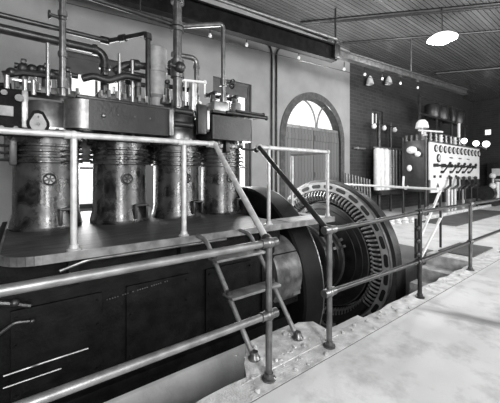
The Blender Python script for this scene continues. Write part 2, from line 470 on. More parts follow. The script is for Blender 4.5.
# valve-gear bracket and levers on the engine's left end
b = MB(); b.box(-.42, -.30, 3.05, 3.35, -.1, .75, .02); b.tube([(-.36, 3.02, .62), (-.1, 2.98, .56), (.05, 2.98, .5)], .022, 8, .05); b.tube([(-.2, 2.98, .30), (-.05, 2.97, .40), (.06, 2.97, .38)], .014, 8, .03)
b.sph((-.05, 2.98, .55), .035).sph((.06, 2.97, .38), .022).cyl((-.3, 3.03, .2), (-.3, 2.96, .2), .09, n=20); b.build('control_lever', 'darkiron', eng)
# rounded end cover of the crankcase beside the flywheel
b = MB(); b.lathe([(.02, 2.66), (.49, 2.66), (.51, 2.69), (.51, 3.10), (.48, 3.135), (.02, 3.135)], (0, 3.40, .15), 'X', 48)
ec = b.build('end_cover', 'coverpaint', eng)
for i in range(6):
    t = 2 * PI * i / 6 + 2.97
    MB().cyl((3.13, 3.4 + .40 * math.cos(t), .15 + .40 * math.sin(t)), (3.17, 3.4 + .40 * math.cos(t), .15 + .40 * math.sin(t)), .03, n=6).build('bolt', 'dullsteel', ec)
b = MB(); b.box(2.98, 3.12, 2.94, 3.05, -.12, -.03, .01); b.cyl((2.98, 2.975, -.03), (3.12, 2.975, -.03), .045, n=12); b.build('clamp_lug', 'steel', ec)
# --- cylinders
def cylinder(x):
    prof = [(.30, .897), (.385, .897), (.39, .935), (.385, .95), (.37, 1.02), (.355, 1.10), (.350, 1.66)]
    for z in (1.69, 1.755, 1.82, 1.885):
        prof += [(.352, z), (.385, z + .008), (.385, z + .03), (.352, z + .038)]
    prof += [(.35, 1.95), (.355, 1.99), (.41, 2.0), (.41, 2.06), (.36, 2.075), (.2, 2.08)]
    c = MB().lathe(prof, (x, CY, 0), 'Z', 56).build('cylinder', 'jacket', eng)
    y = CY - .355
    b = MB(); b.torus((x, y - .045, 1.5), .062, .010, 'Y', 24, 8)
    for a in range(3):
        t = a * PI / 3 + .3; b.cyl((x - .06 * math.cos(t), y - .045, 1.5 - .06 * math.sin(t)), (x + .06 * math.cos(t), y - .045, 1.5 + .06 * math.sin(t)), .007, n=6)
    b.cyl((x, y + .02, 1.5), (x, y - .055, 1.5), .016, n=10); b.build('handwheel', 'black', c)
    b = MB(); b.lathe([(.01, -.02), (.075, -.02), (.08, 0.0), (.08, .02)], (x, y + .005, 1.5), 'Y', 24); b.build('cover_plate', 'dullsteel', c)
    b = MB()
    b.box(x + .10, x + .13, CY - .40, CY - .30, .95, 1.14, .006).box(x + .26, x + .285, CY - .36, CY - .22, .95, 1.14, .006).box(x + .10, x + .285, CY - .40, CY - .26, 1.12, 1.15, .006)
    b.build('drain_bracket', 'black', c)
    for z in (1.705, 1.77, 1.835, 1.90): MB().sph((x - .09, CY - .385, z), .016, 8).build('cooling_fitting', 'steel', c)
    for z in (1.705, 1.77, 1.835): MB().tube([(x + .12, CY - .38, z), (x + .25, CY - .33, z + .02), (x + .36, CY - .2, z)], .012, 6, .03).build('cooling_line', 'darkiron', c)
    for i in range(8):
        t = PI + PI * (i + .5) / 8; MB().cyl((x + .385 * math.cos(t), CY + .385 * math.sin(t), 2.055), (x + .385 * math.cos(t), CY + .385 * math.sin(t), 2.10), .02, n=6).build('stud_nut', 'dullsteel', c)
    return c
cyls = [cylinder(x) for x in CX]
# three fuel lines running off the left end of the engine
for z in (1.72, 1.80, 1.88):
    b = MB(); b.tube([(-.08, CY - .22, z), (-.5, CY - .28, z), (-1.6, CY - .28, z + .02)], .016, 8, .05); b.build('fuel_line', 'black', eng)
MB().box(-.2, 3.02, 5.1, 5.5, 1.74, 2.44, .03).build('exhaust_manifold', 'black', eng)
b = MB(); b.box(-.12, -.05, CY - .36, CY - .12, 1.66, 1.94, .015); b.build('manifold_block', 'black', eng)
# --- heads
def head(x, m, top=2.46, w=.31):
    b = MB(); b.lathe([(.1, 2.07), (w, 2.07), (w + .005, 2.12), (w, 2.16), (w - .01, top - .06), (w - .05, top), (.1, top)], (x, CY, 0), 'Z', 40)
    return b.build('cylinder_head', m, eng)
heads = [head(.25, 'dullsteel', 2.44), head(1.12, 'darkiron'), head(1.98, 'dullsteel', 2.54), head(2.80, 'darkiron', 2.5)]
# diamond flange and clamp on the first head
b = MB(); fx, fz = .14, 2.13; yy = 4.16
b.prism([(fx, fz - .12), (fx + .035, fz - .11), (fx + .078, fz - .02), (fx + .078, fz + .02), (fx + .035, fz + .11), (fx, fz + .12), (fx - .035, fz + .11), (fx - .078, fz + .02), (fx - .078, fz - .02), (fx - .035, fz - .11)], yy, yy + .12, 'Y')
fl = b.build('diamond_flange', 'flange', heads[0])
for dz_, r_ in ((0, .016), (.08, .010), (-.08, .010)): MB().cyl((fx, yy, fz + dz_), (fx, yy - .025, fz + dz_), r_, n=10).build('bolt', 'darkiron', fl)
b = MB(); b.prism([(fx, fz - .16), (fx + .05, fz - .145), (fx + .108, fz - .025), (fx + .108, fz + .025), (fx + .05, fz + .145), (fx, fz + .16), (fx - .05, fz + .145), (fx - .108, fz + .025), (fx - .108, fz - .025), (fx - .05, fz - .145)], yy + .012, yy + .10, 'Y'); b.build('flange_rim', 'soot', fl)
MB().box(.22, .46, 4.2, 4.3, 2.08, 2.12, .01).build('clamp', 'steel', heads[0]); MB().box(-.01, .05, 4.2, 4.5, 2.08, 2.5, .01).build('clamp', 'dullsteel', heads[0])
# --- valve casings: long one over cylinders 1-3 with a rounded left nose, shorter dark one at the right
def rounded(x0, x1, y0, y1, r, only=('00',), n=10):
    P = []
    for key, cx, cy, t0 in (('00', x0 + r, y0 + r, PI), ('10', x1 - r, y0 + r, 1.5 * PI), ('11', x1 - r, y1 - r, 0), ('01', x0 + r, y1 - r, .5 * PI)):
        if key in only:
            for i in range(n + 1):
                t = t0 + (PI / 2) * i / n; P.append((cx + r * math.cos(t), cy + r * math.sin(t)))
        else:
            P.append({'00': (x0, y0), '10': (x1, y0), '11': (x1, y1), '01': (x0, y1)}[key])
    return P
b = MB(); b.prism(rounded(.40, 1.66, 3.98, 4.42, .2, ('00', '01')), 2.09, 2.45); b.box(.5, 1.66, 3.97, 4.42, 2.45, 2.49, .01)
cas = b.build('valve_casing', 'casing', eng)
b = MB(); b.prism(rounded(.39, .62, 3.97, 4.43, .2, ('00', '01')), 2.10, 2.44); b.build('nose_sheen', 'dullsteel', cas)  # paler shell puts the light caught on the rounded nose into its colour
MB().sph((.78, 3.98, 2.27), .03, 10).build('flange_bolt', 'dullsteel', cas); MB().box(1.60, 1.66, 3.93, 4.0, 2.09, 2.45, .01).build('end_flange', 'dullsteel', cas)
for x in (.95, 1.15, 1.35): MB().sph((x, 3.98, 2.3), .012, 6).build('flange_bolt', 'dullsteel', cas)
for z in (2.28, 2.47): MB().cyl((1.72, 4.06, z), (1.98, 4.06, z), .045, n=12).sph((1.98, 4.06, z), .05, 10).build('valve_lever', 'black', heads[2])
b = MB(); b.box(2.06, 2.20, 3.98, 4.06, 2.16, 2.60, .012); b.box(2.20, 2.26, 4.0, 4.2, 2.20, 2.56, .01); b.build('gauge_glass_frame', 'black', heads[2])
b = MB(); b.box(2.215, 2.255, 3.985, 4.0, 2.24, 2.52, .004); b.build('gauge_glass', 'porcelain', heads[2])
b = MB(); b.prism(rounded(2.28, 3.06, 3.96, 4.9, .04, ('00', '10')), 2.10, 2.47); cas2 = b.build('valve_casing', 'casing', eng)
b = MB(); b.box(2.26, 3.16, 3.90, 4.5, 2.49, 2.53, .008); b.cyl((2.7, 3.93, 2.57), (3.26, 3.93, 2.57), .022, n=10).cyl((2.5, 3.90, 2.515), (3.3, 3.90, 2.515), .028, n=10).sph((3.3, 3.9, 2.515), .04, 10).sph((3.26, 3.93, 2.57), .035, 10)
b.build('drip_tray', 'black', cas2)
b = MB(); b.box(2.36, 2.62, 4.02, 4.3, 2.53, 2.70, .015); b.build('oil_box', 'dullsteel', cas2)
b = MB(); b.lathe([(.01, 2.53), (.085, 2.53), (.085, 2.72), (.07, 2.74), (.01, 2.74)], (2.83, 4.12, 0), 'Z', 20); b.build('oil_cup', 'steel', cas2)
b = MB(); b.tube([(3.0, 4.2, 2.0), (3.35, 4.25, 2.0)], .02, 8).sph((3.36, 4.25, 2.0), .05, 10); b.box(2.62, 2.70, 4.1, 4.2, 1.92, 2.1, .01)
b.build('relief_cock', 'black', cyls[3])
# --- rocker gear, fuel valves, springs and push rods on top of the heads
def valve_gear(x, y=4.42, z=2.46, seed=0):
    rnd = random.Random(seed)
    b = MB(); b.box(x - .33, x + .33, y - .07, y + .25, z - .02, z + .06, .01); hb = b.build('head_plate', 'black', eng)
    for k in range(3):
        px = x - .24 + .22 * k
        MB().lathe([(.01, z + .06), (.05, z + .06), (.05, z + .22), (.032, z + .225), (.032, z + .30), (.01, z + .30)], (px, y, 0), 'Z', 14).build('valve_cage', 'darkiron', hb)
        MB().tube([(px + .04 * math.cos(q * .7), y + .04 * math.sin(q * .7), z + .228 + q * .0014) for q in range(46)], .008, 5).build('valve_spring', 'dullsteel', hb)
        MB().box(px - .03, px + .03, y - .10, y + .26, z + .285, z + .345, .02).build('rocker_arm', 'black', hb)
    MB().cyl((x - .33, y + .1, z + .30), (x + .33, y + .1, z + .30), .035, n=12).build('rocker_shaft', 'black', hb)
    for k in range(7):
        px = x - .30 + .1 * k; MB().cyl((px, y - .085, z - .0), (px, y - .085, z + .07 + .03 * rnd.random()), .022, n=6).build('stud_nut', 'steel', hb)
    for k in range(2):
        px = x - .13 + .22 * k; MB().cyl((px, y - .05, z + .06), (px, y - .05, z + .16 + .05 * k), .018, n=8).build('priming_cup', 'brass', hb)
    return hb
hp = [valve_gear(x, 4.42, 2.55 + dz, i) for i, (x, dz) in enumerate(zip(CX, (.0, .04, .09, .06)))]
# row of round handles and levers over the first head
for x, z in ((-.10, 2.72), (.0, 2.79), (.09, 2.80), (.18, 2.81), (.28, 2.77)): MB().sph((x, 4.36, z), .055, 12, (1, .8, 1)).build('control_knob', 'black', hp[0])
MB().tube([(-.18, 4.36, 2.68), (.0, 4.36, 2.74), (.36, 4.36, 2.76)], .04, 8).build('control_shaft', 'black', hp[0])
b = MB(); b.box(-.10, .12, 4.28, 4.34, 2.61, 2.64, .006); b.build('rocker_rail', 'steel', hp[0])
b = MB(); b.box(-.22, .0, 4.2, 4.5, 2.0, 2.5, .02).box(-.36, -.2, 4.25, 4.5, 2.1, 2.46, .02).cyl((-.6, 4.3, 2.40), (-.2, 4.3, 2.40), .03).cyl((-.6, 4.3, 2.5), (-.1, 4.3, 2.55), .03); b.build('governor_housing', 'soot', eng)
b = MB(); b.box(-.20, -.08, 4.17, 4.2, 2.19, 2.30, .006); b.build('instrument_plate', 'flange', eng)
for x, z, r in ((-.18, 2.05, .03), (-.06, 2.06, .025), (-.03, 2.40, .04), (-.16, 2.44, .03)): MB().lathe([(.005, -.03), (r, -.03), (r, .02), (.005, .02)], (x, 4.19, z), 'Y', 12).build('end_bolt', 'darkiron', eng)
for x, z in ((-.14, 2.56), (.02, 2.54), (.10, 2.55)): MB().cyl((x, 4.26, z - .08), (x, 4.26, z + .09), .028, n=10).build('drip_cup', 'steel', eng)
b = MB(); b.tube([(.60, 4.28, 2.76), (.72, 4.28, 2.82), (.9, 4.28, 2.79), (1.1, 4.28, 2.90), (1.32, 4.28, 2.90)], .045, 10, .05); b.build('rocker_link', 'black', hp[1])
for (x, y, z0, z1) in ((.24, 4.33, 2.5, 3.13), (1.05, 4.33, 2.5, 3.20), (1.22, 4.33, 2.5, 3.15)):
    b = MB(); b.cyl((x, y, z0), (x, y, z1), .022, n=10); b.build('lift_rod', 'steel', eng)
# white T-handled lubricator at the third head
b = MB(); b.cyl((2.12, 4.28, 2.55), (2.12, 4.28, 2.98), .06, n=16); lub = b.build('lubricator', 'steel', eng)
b = MB(); b.cyl((1.92, 4.28, 3.0), (2.33, 4.28, 3.04), .02, n=10).sph((1.92, 4.28, 3.0), .035, 10).sph((2.33, 4.28, 3.04), .035, 10).cyl((2.33, 4.28, 3.04), (2.33, 4.28, 2.85), .014, n=8).cyl((2.0, 4.28, 3.0), (2.0, 4.28, 2.62), .014, n=8); b.build('cross_handle', 'porcelain', lub)
# starting-air vessel standing on the engine top
b = MB(); b.lathe([(.01, 2.55), (.10, 2.55), (.10, 2.72), (.145, 2.76), (.145, 3.10), (.155, 3.11), (.155, 3.16), (.145, 3.17), (.145, 3.47), (.12, 3.50), (.01, 3.50)], (1.64, 4.52, 0), 'Z', 32)
vs = b.build('air_vessel', 'flange', eng)
b = MB(); b.tube([(1.0, 4.40, 2.97), (1.15, 4.40, 3.10), (1.50, 4.46, 3.16)], .05, 12, .06).cyl((1.24, 4.42, 3.12), (1.33, 4.44, 3.14), .075, n=16).cyl((1.78, 4.5, 3.16), (1.95, 4.48, 3.16), .05); b.build('air_branch', 'pipe_dark', vs)
b = MB(); b.tube([(1.05, 4.45, 3.0), (1.5, 4.5, 3.02)], .035, 10); b.build('air_branch', 'pipe_dark', vs)

# crankshaft between engine, flywheel and generator belongs to the generator set below
# ------------------------------------------------------------------ flywheel
fw = thing('flywheel', (3.41, AX, AZ - 1.58), 'huge dark flywheel turning beside the right end of the engine', 'flywheel')
b = MB(); b.lathe([(1.30, 3.20), (1.55, 3.20), (1.58, 3.23), (1.58, 3.59), (1.55, 3.62), (1.30, 3.62), (1.28, 3.58), (1.28, 3.24), (1.30, 3.20)], (0, AX, AZ), 'X', 96)
b.build('rim', 'flyw', fw)
b = MB(); b.lathe([(.3, 3.34), (1.29, 3.34), (1.29, 3.48), (.3, 3.48), (.3, 3.34)], (0, AX, AZ), 'X', 64); b.build('web', 'flyw', fw)
b = MB(); b.lathe([(.17, 3.22), (.40, 3.22), (.42, 3.25), (.42, 3.57), (.40, 3.60), (.17, 3.60), (.17, 3.22)], (0, AX, AZ), 'X', 40); b.build('hub', 'darkiron', fw)
b = MB(); b.lathe([(1.545, 3.615), (1.57, 3.615), (1.57, 3.63), (1.545, 3.63), (1.545, 3.615)], (0, AX, AZ), 'X', 96); b.build('rim_edge', 'dullsteel', fw)
# ------------------------------------------------------------------ generator
gen = thing('generator', (5.9, AX, -2.1), 'large ring-shaped alternator with slotted rim sitting in the pit', 'generator')
b = MB()
b.lathe([(1.45, 5.64), (1.615, 5.64), (1.625, 5.66), (1.625, 5.70), (1.69, 5.71), (1.69, 5.78), (1.60, 5.80), (1.60, 6.10), (1.45, 6.12), (1.45, 5.64)], (0, AX, AZ), 'X', 128)
st = b.build('stator_frame', 'darkiron', gen)
b = MB(); b.lathe([(1.45, 5.636), (1.612, 5.636), (1.612, 5.66), (1.45, 5.66), (1.45, 5.636)], (0, AX, AZ), 'X', 128); rf = b.build('ring_face', 'ringface', st)
for s_ in (-1, 1):
    y0 = AX + s_ * 1.67
    b = MB(); ya, yb = sorted((y0, y0 - s_ * .42)); b.box(5.72, 6.12, ya, yb, -2.1, AZ + .02, .02)
    ya, yb = sorted((y0 + s_ * .12, y0 - s_ * .5)); b.box(5.6, 6.2, ya, yb, -2.1, -1.95, .02)
    b.build('foot', 'darkiron', st)
NS = 28
for i in range(NS):
    t = 2 * PI * (i + .5) / NS; r = 1.535; P = []
    for j in range(13):                 # rounded slot, following the ring
        P.append(None)
    a, w = .125, .042; P = []
    for j in range(7): P.append((a - w + w * math.cos(-PI / 2 + PI * j / 6), w * math.sin(-PI / 2 + PI * j / 6)))
    for j in range(7): P.append((-a + w + w * math.cos(PI / 2 + PI * j / 6), w * math.sin(PI / 2 + PI * j / 6)))
    Q = [(AX + (r + v) * math.cos(t) - u * math.sin(t), AZ + (r + v) * math.sin(t) + u * math.cos(t)) for u, v in P]
    MB().prism(Q, 5.630, 5.66, 'X').build('vent_slot', 'slot', rf)
# bright machined edge ring and coil backing
b = MB(); b.lathe([(1.60, 5.632), (1.628, 5.632), (1.628, 5.69), (1.60, 5.69), (1.60, 5.632)], (0, AX, AZ), 'X', 128); b.build('edge_ring', 'steel', st)
b = MB(); b.lathe([(1.20, 5.70), (1.47, 5.70), (1.47, 5.9), (1.20, 5.9), (1.20, 5.70)], (0, AX, AZ), 'X', 96); wd = b.build('stator_winding', 'coilbed', gen)
me0 = None
NCO = 96
for i in range(NCO):
    t = 2 * PI * i / NCO
    if me0 is None:
        b = MB()
        b.tube([(5.72, AX + 1.21, AZ - .02), (5.62, AX + 1.24, AZ - .012), (5.585, AX + 1.32, AZ + .0), (5.62, AX + 1.41, AZ + .014), (5.70, AX + 1.445, AZ + .02)], .021, 8)
        c0 = b.build('coil', 'coil', wd)
        for v in c0.data.vertices: v.co -= Vector((0, AX, AZ)) - wloc(wd)
        c0.location = Vector((0, AX, AZ)) - wloc(wd)
        me0 = c0
    else:
        c = me0.copy(); COL.objects.link(c); c.parent = wd; c.rotation_euler = (t, 0, 0)
b = MB(); b.lathe([(.55, 5.66), (1.10, 5.66), (1.16, 5.69), (1.17, 5.74), (1.17, 6.1), (.55, 6.1), (.55, 5.66)], (0, AX, AZ), 'X', 96); rt = b.build('rotor', 'rotor', gen)
for r in (.86, 1.02, 1.145): MB().torus((5.66 if r < 1.1 else 5.68, AX, AZ), r, .013, 'X', 72, 6).build('rotor_ring', 'darkiron' if r < 1.1 else 'dullsteel', rt)
b = MB(); b.lathe([(.15, 4.95), (.60, 4.95), (.66, 4.98), (.68, 5.05), (.68, 5.18), (.64, 5.2), (.64, 5.26), (.72, 5.28), (.74, 5.34), (.74, 5.46), (.66, 5.52), (.60, 5.66), (.15, 5.66)], (0, AX, AZ), 'X', 64); hb = b.build('slip_ring_drum', 'rotor', rt)
for x in (5.08, 5.40):
    b = MB(); b.lathe([(.69 if x < 5.2 else .75, x - .03), (.70 if x < 5.2 else .76, x - .03), (.70 if x < 5.2 else .76, x + .03), (.69 if x < 5.2 else .75, x + .03)], (0, AX, AZ), 'X', 64); b.build('slip_ring', 'dullsteel', hb)
for t in (2.55, 2.72):
    for x in (5.08, 5.40): MB().obox((x, AX + .80 * math.cos(t), AZ + .80 * math.sin(t)), (.07, .10, .05), (t, 0, 0)).build('brush_holder', 'steel', hb)
b = MB(); b.cyl((3.66, AX, AZ), (6.7, AX, AZ), .16, n=32); b.build('shaft', 'dullsteel', gen)
b = MB(); b.prism([(AX - .7, -2.1), (AX + .7, -2.1), (AX + .33, AZ - .2), (AX + .33, AZ + .2), (AX + .2, AZ + .34), (AX - .2, AZ + .34), (AX - .33, AZ + .2), (AX - .33, AZ - .2)], 4.25, 4.65, 'X'); b.build('bearing_pedestal', 'darkiron', gen)
b = MB(); b.lathe([(1.30, 5.5), (1.42, 5.46), (1.46, 5.5), (1.46, 5.66), (1.30, 5.66)], (0, AX, AZ), 'X', 60, PI * 1.18, PI * 1.82); b.build('lower_shield', 'darkiron', st)

gen.location.x -= .15
# ------------------------------------------------------------------ platform
plat = thing('platform', (1.8, 3.2, .84), 'narrow raised walkway of worn plates running around the engine cylinders', 'platform')
def deck_outline(o=0.):
    P = []
    r = .28
    for i in range(9):
        t = PI + (PI / 2) * i / 8; P.append((-.15 + r + (r + o) * math.cos(t), 2.93 + r + (r + o) * math.sin(t)))
    P += [(3.86 + o, 2.93 - o), (3.86 + o, 3.85), (3.68, 3.85), (3.68, 3.35), (2.9, 3.35), (2.9, 6.1), (-.15 - o, 6.1)]
    return P
b = MB(); b.prism(deck_outline(), .845, .895); dk = b.build('deck', 'deck', plat)
b = MB(); b.box(2.95, 3.8, 2.98, 3.3, .895, .9); b.build('deck_plate', 'edge', dk)
b = MB()
strip = [(-.15, 6.0)] + deck_outline()[:10]
b2 = []
for a_, c_ in zip(strip, strip[1:]):
    dx, dy = c_[0] - a_[0], c_[1] - a_[1]; L = math.hypot(dx, dy); nx, ny = dy / L, -dx / L
    b.prism([(a_[0], a_[1]), (c_[0], c_[1]), (c_[0] + nx * .018, c_[1] + ny * .018), (a_[0] + nx * .018, a_[1] + ny * .018)], .83, .905)
b.build('edge_strip', 'edge', plat)
for x in (.35, 1.37, 2.5, 3.7): MB().box(x - .04, x + .04, 2.97, 3.06, .6, .845, .005).build('support_bracket', 'soot', plat)

# ------------------------------------------------------------------ pipe railings
def post(parent, x, y, z0, z1, m, r=.027, flange=True, balls=()):
    b = MB(); b.cyl((x, y, z0), (x, y, z1), r, n=16); p = b.build('post', m, parent)
    if flange:
        b = MB(); b.lathe([(.01, z0), (.055, z0), (.055, z0 + .012), (.038, z0 + .02), (.034, z0 + .05), (.01, z0 + .05)], (x, y, 0), 'Z', 20); b.build('base_flange', m, p)
    for z in balls:
        b = MB(); b.sph((x, y, z), .046, 14).cyl((x - .075, y, z), (x + .075, y, z), .036, n=14); b.build('ball_fitting', m, p)
    return p
RY = 2.975
g = thing('platform_railing', (.6, RY, .9), 'light grey pipe guard rail left of the ladder, in front of the cylinders', 'railing')
b = MB(); b.tube([(-.75, RY, 1.885), (1.74, RY, 1.905)], .027, 14); b.build('top_rail', 'pipe_light', g)
post(g, .35, RY, .9, 1.89, 'pipe_light'); post(g, 1.37, RY, .9, 1.895, 'pipe_light'); post(g, -.72, RY + .06, 0, 1.89, 'pipe_light')
for x in (.35, 1.37, 1.72):
    b = MB(); b.sph((x, RY, 1.89 + .004 * x), .042, 14).cyl((x - .07, RY, 1.89 + .004 * x), (x + .05, RY, 1.89 + .004 * x), .035, n=14); b.build('tee_fitting', 'pipe_light', g)
g = thing('platform_railing', (3.1, RY, .9), 'light pipe guard rail at the platform end right of the ladder, above the flywheel', 'railing')
b = MB(); b.tube([(2.37, RY, 1.905), (3.76, RY, 1.905), (3.76, 3.76, 1.905)], .027, 14, .06); b.build('top_rail', 'pipe_light', g)
for (x, y) in ((2.56, RY), (3.76, RY), (3.76, 3.74)): post(g, x, y, .9, 1.9, 'pipe_light', .025)
for x, r in ((2.40, .045), (2.56, .038), (3.76, .038)): MB().sph((x, RY, 1.905), r, 14).build('tee_fitting', 'pipe_light', g)
g = thing('handrail', (1.6, 2.3, 1.04), 'sloping pipe handrail left of the ladder, nearer the camera', 'handrail')
b = MB(); b.tube([(1.735, RY - .02, 1.90), (1.495, 1.78, 1.07)], .027, 14); b.build('rail', 'pipe_light', g)
b = MB(); b.sph((1.495, 1.765, 1.055), .044, 14); b.build('end_fitting', 'pipe_dark', g)
g = thing('handrail', (2.3, 2.3, 1.04), 'sloping pipe handrail right of the ladder, ending in front of the flywheel', 'handrail')
b = MB(); b.tube([(2.385, RY - .02, 1.90), (2.215, 1.78, 1.07)], .027, 14); b.build('rail', 'pipe_dark', g)
b = MB(); b.sph((2.215, 1.765, 1.055), .044, 14); b.build('end_fitting', 'pipe_dark', g)

AY = 1.73
g = thing('walkway_railing', (.3, AY, .0), 'thick two-rail pipe railing in the left foreground, ending at the ladder foot', 'railing')
for z in (1.035, .49):
    b = MB(); b.tube([(-2.4, AY, z), (1.49, AY, z)], .027, 16); b.build('rail', 'pipe', g)
post(g, 1.49, AY, .0, 1.04, 'pipe_mid', .026, True, (1.035, .49)); post(g, -2.35, AY, .0, 1.04, 'pipe_mid')
g = thing('walkway_railing', (5.0, AY, .0), 'shade-darkened two-rail pipe railing running right from the flywheel along the pit', 'railing')
for z0, z1 in ((1.05, 1.08), (.49, .46)):
    b = MB(); b.tube([(2.21, AY, z0), (4.0, AY, z1), (11.3, AY, z1)], .025, 14); b.build('rail', 'pipe_dark', g)  # same pipe as the left run; its shade is put into the darker colour
for i, x in enumerate((2.21, 4.01, 5.82, 7.65, 9.45, 11.25)):
    post(g, x, AY, .0, 1.07, 'pipe_mid' if i in (0, 2) else 'pipe_dark', .026, True, (1.055 if i == 0 else 1.08, .49 if i == 0 else .46))
MB().cyl((3.955, AY + .02, .5), (3.955, AY + .02, 1.0), .022, n=12).build('side_rod', 'pipe_dark', g)
for z in (.55, .72, .88): MB().sph((3.96, AY + .01, z), .036, 10).build('clamp', 'pipe_dark', g)

# ladder
lad = thing('ladder', (1.78, 2.3, .03), 'short steep pipe ladder with flat treads leading up to the platform', 'ladder')
for (xt, xb) in ((1.49, 1.55), (2.05, 2.07)):
    b = MB(); b.tube([(xt, 2.90, .90), (xt + .01, 2.72, .88), (xb, 1.99, .01)], .023, 12, .08); s_ = b.build('stringer', 'pipe', lad)
    b = MB(); b.lathe([(.01, .006), (.052, .006), (.052, .02), (.036, .04), (.03, .07), (.01, .07)], (xb, 1.985, 0), 'Z', 18); b.build('foot_flange', 'pipe_mid', s_)
for z in (.715, .43):
    t = (.88 - z) / .85; y = 2.72 - .73 * t
    b = MB(); b.box(1.47 + .05 * t, 2.09, y - .10, y + .07, z - .012, z + .012, .004); td = b.build('tread', 'edge', lad)
    for x in (1.50 + .05 * t, 2.055): MB().cyl((x, y, z - .05), (x, y, z + .05), .03, n=10).build('tread_clamp', 'pipe_dark', td)

# loose crumbs of broken concrete round the ladder foot and the kerb
b = MB()
for i in range(150):
    if i < 90: x, y = random.uniform(1.3, 2.4), random.uniform(1.66, 2.12)
    else: x, y = random.uniform(2.4, 6.2), random.gauss(1.78, .05)
    if x < 1.45 and y > 1.85: continue
    if y > 1.82 and x > 2.4: continue
    r = random.choice((.006, .009, .012, .02))
    rr = bmesh.ops.create_icosphere(b.bm, subdivisions=1, radius=r)
    for v in rr['verts']: v.co = Vector((x + v.co.x * random.uniform(.7, 1.4), y + v.co.y * random.uniform(.7, 1.4), .004 + r * .4 + v.co.z * random.uniform(.4, .8)))
tag(b.build('concrete_crumbs', 'rough_conc'), 'loose crumbs of broken concrete around the ladder foot', 'rubble', kind='stuff')
# pit stair railing and white rail across the pit end
g = thing('stair_railing', (6.8, 2.66, 0), 'slanting two-rail stair railing descending into the pit behind the walkway railing', 'railing')
b = MB(); b.tube([(7.14, 2.66, 1.22), (6.1, 2.66, .26)], .026, 12); b.build('rail', 'white_pipe', g)
b = MB(); b.tube([(7.19, 2.66, .66), (6.12, 2.66, -.14)], .026, 12); b.build('rail', 'white_pipe', g)
b = MB(); b.cyl((7.14, 2.66, 0), (7.14, 2.66, 1.22), .024, n=12); b.build('post', 'pipe_dark', g)
b = MB(); b.cyl((6.1, 2.66, -.8), (6.1, 2.66, .26), .024, n=12); b.build('post', 'pipe_dark', g)
b = MB(); b.tube([(7.0, 2.66, .95), (6.55, 2.70, .87), (6.15, 2.55, .80)], .03, 10); b.build('hand_loop', 'dullsteel', g)
g = thing('pit_railing', (6.95, 3.9, 0), 'white single-bar rail across the far end of the generator pit', 'railing')
b = MB(); b.tube([(7.0, 2.66, 1.25), (7.0, 6.2, 1.32)], .027, 12); b.build('rail', 'white_pipe', g)
for y in (4.75, 6.2): b = MB(); b.cyl((7.0, y, 0), (7.0, y, 1.29), .024, n=12); b.build('post', 'pipe_dark', g)

# ------------------------------------------------------------------ overhead pipes
def pipe_run(name, label, pts, r, m, bend=.12, cat='pipe', fits=(), fm=None, wheel=None):
    P = [Vector(p) for p in pts]; lo = min(P, key=lambda v: v.z)
    t = thing(name, lo, label, cat)
    b = MB(); b.tube(pts, r, 16, bend); b.build('pipe', m, t)
    for (p, d, L, rr) in fits:          # collars: centre, axis, length, radius
        p = Vector(p); d = Vector(d).normalized() * L / 2
        b = MB(); b.cyl(p - d, p + d, rr, n=18); b.build('coupling', fm or m, t)
    for w in (wheel or ()):
        (p, d, R) = w; p = Vector(p); d = Vector(d)
        b = MB(); b.cyl(p, p + d, .02, n=10).sph(p, r * 1.35, 12)
        ax = 'X' if abs(d.x) > abs(d.y) else 'Y'
        q = p + d; b.torus(q, R, .014, ax, 20, 8)
        for a in range(2):
            c_, s__ = math.cos(a * PI / 2 + .4) * R, math.sin(a * PI / 2 + .4) * R
            e = Vector((0, c_, s__)) if ax == 'X' else Vector((c_, 0, s__))
            b.cyl(q - e, q + e, .01, n=6)
        b.build('valve_handwheel', 'darkiron', t)
    return t
pipe_run('vertical_pipe', 'slim bright vertical pipe with small valve, rising to the ceiling from the first cylinder', [(.37, 4.10, 2.47), (.37, 4.10, CZ)], .036, 'pipe_mid', fits=[((.37, 4.1, 2.62), (0, 0, 1), .12, .055), ((.37, 4.1, 2.95), (0, 0, 1), .06, .05), ((.37, 4.1, 3.42), (0, 0, 1), .06, .05)], wheel=[((.37, 4.10, 3.37), (-.13, -.02, .0), .035)])
pipe_run('vertical_pipe', 'thickest bright vertical pipe with flanged collars, rising between the second and third cylinders', [(1.83, 4.20, 2.50), (1.83, 4.20, CZ)], .066, 'pipe_mid', fits=[((1.83, 4.2, 3.70), (0, 0, 1), .05, .10), ((1.83, 4.2, 3.77), (0, 0, 1), .05, .10), ((1.83, 4.2, 4.12), (0, 0, 1), .05, .1), ((1.83, 4.2, 3.12), (0, 0, 1), .26, .10), ((1.83, 4.2, 2.6), (0, 0, 1), .1, .09)], wheel=[((1.83, 4.12, 3.12), (-.17, -.04, 0), .045)])
pipe_run('branch_pipe', 'dark pipe sloping under the ceiling into the thickest vertical pipe from the left', [(-.9, 4.24, 3.80), (1.80, 4.22, 3.77)], .034, 'pipe_dark')
pipe_run('drop_pipe', 'bright pipe turning down onto the right-hand valve casing, with a handwheel valve', [(1.86, 4.19, 3.76), (2.54, 4.06, 3.95), (2.54, 4.06, 2.70)], .035, 'pipe_mid', .08, fits=[((2.54, 4.06, 3.02), (0, 0, 1), .12, .055), ((2.54, 4.06, 2.74), (0, 0, 1), .08, .06)], wheel=[((2.54, 4.06, 3.02), (.16, -.02, 0), .07)])
pipe_run('air_pipe', 'upper of two dark pipes at the top left, kinking towards the air vessel', [(-1.2, 5.0, 3.60), (1.05, 5.0, 3.61), (1.45, 4.37, 3.61), (1.45, 4.37, 2.55)], .036, 'pipe_dark', .07, fits=[((1.0, 5.0, 3.61), (1, 0, 0), .12, .055), ((1.2, 4.76, 3.61), (.4, -.63, 0), .10, .055), ((1.45, 4.37, 3.56), (0, 0, 1), .08, .055)])
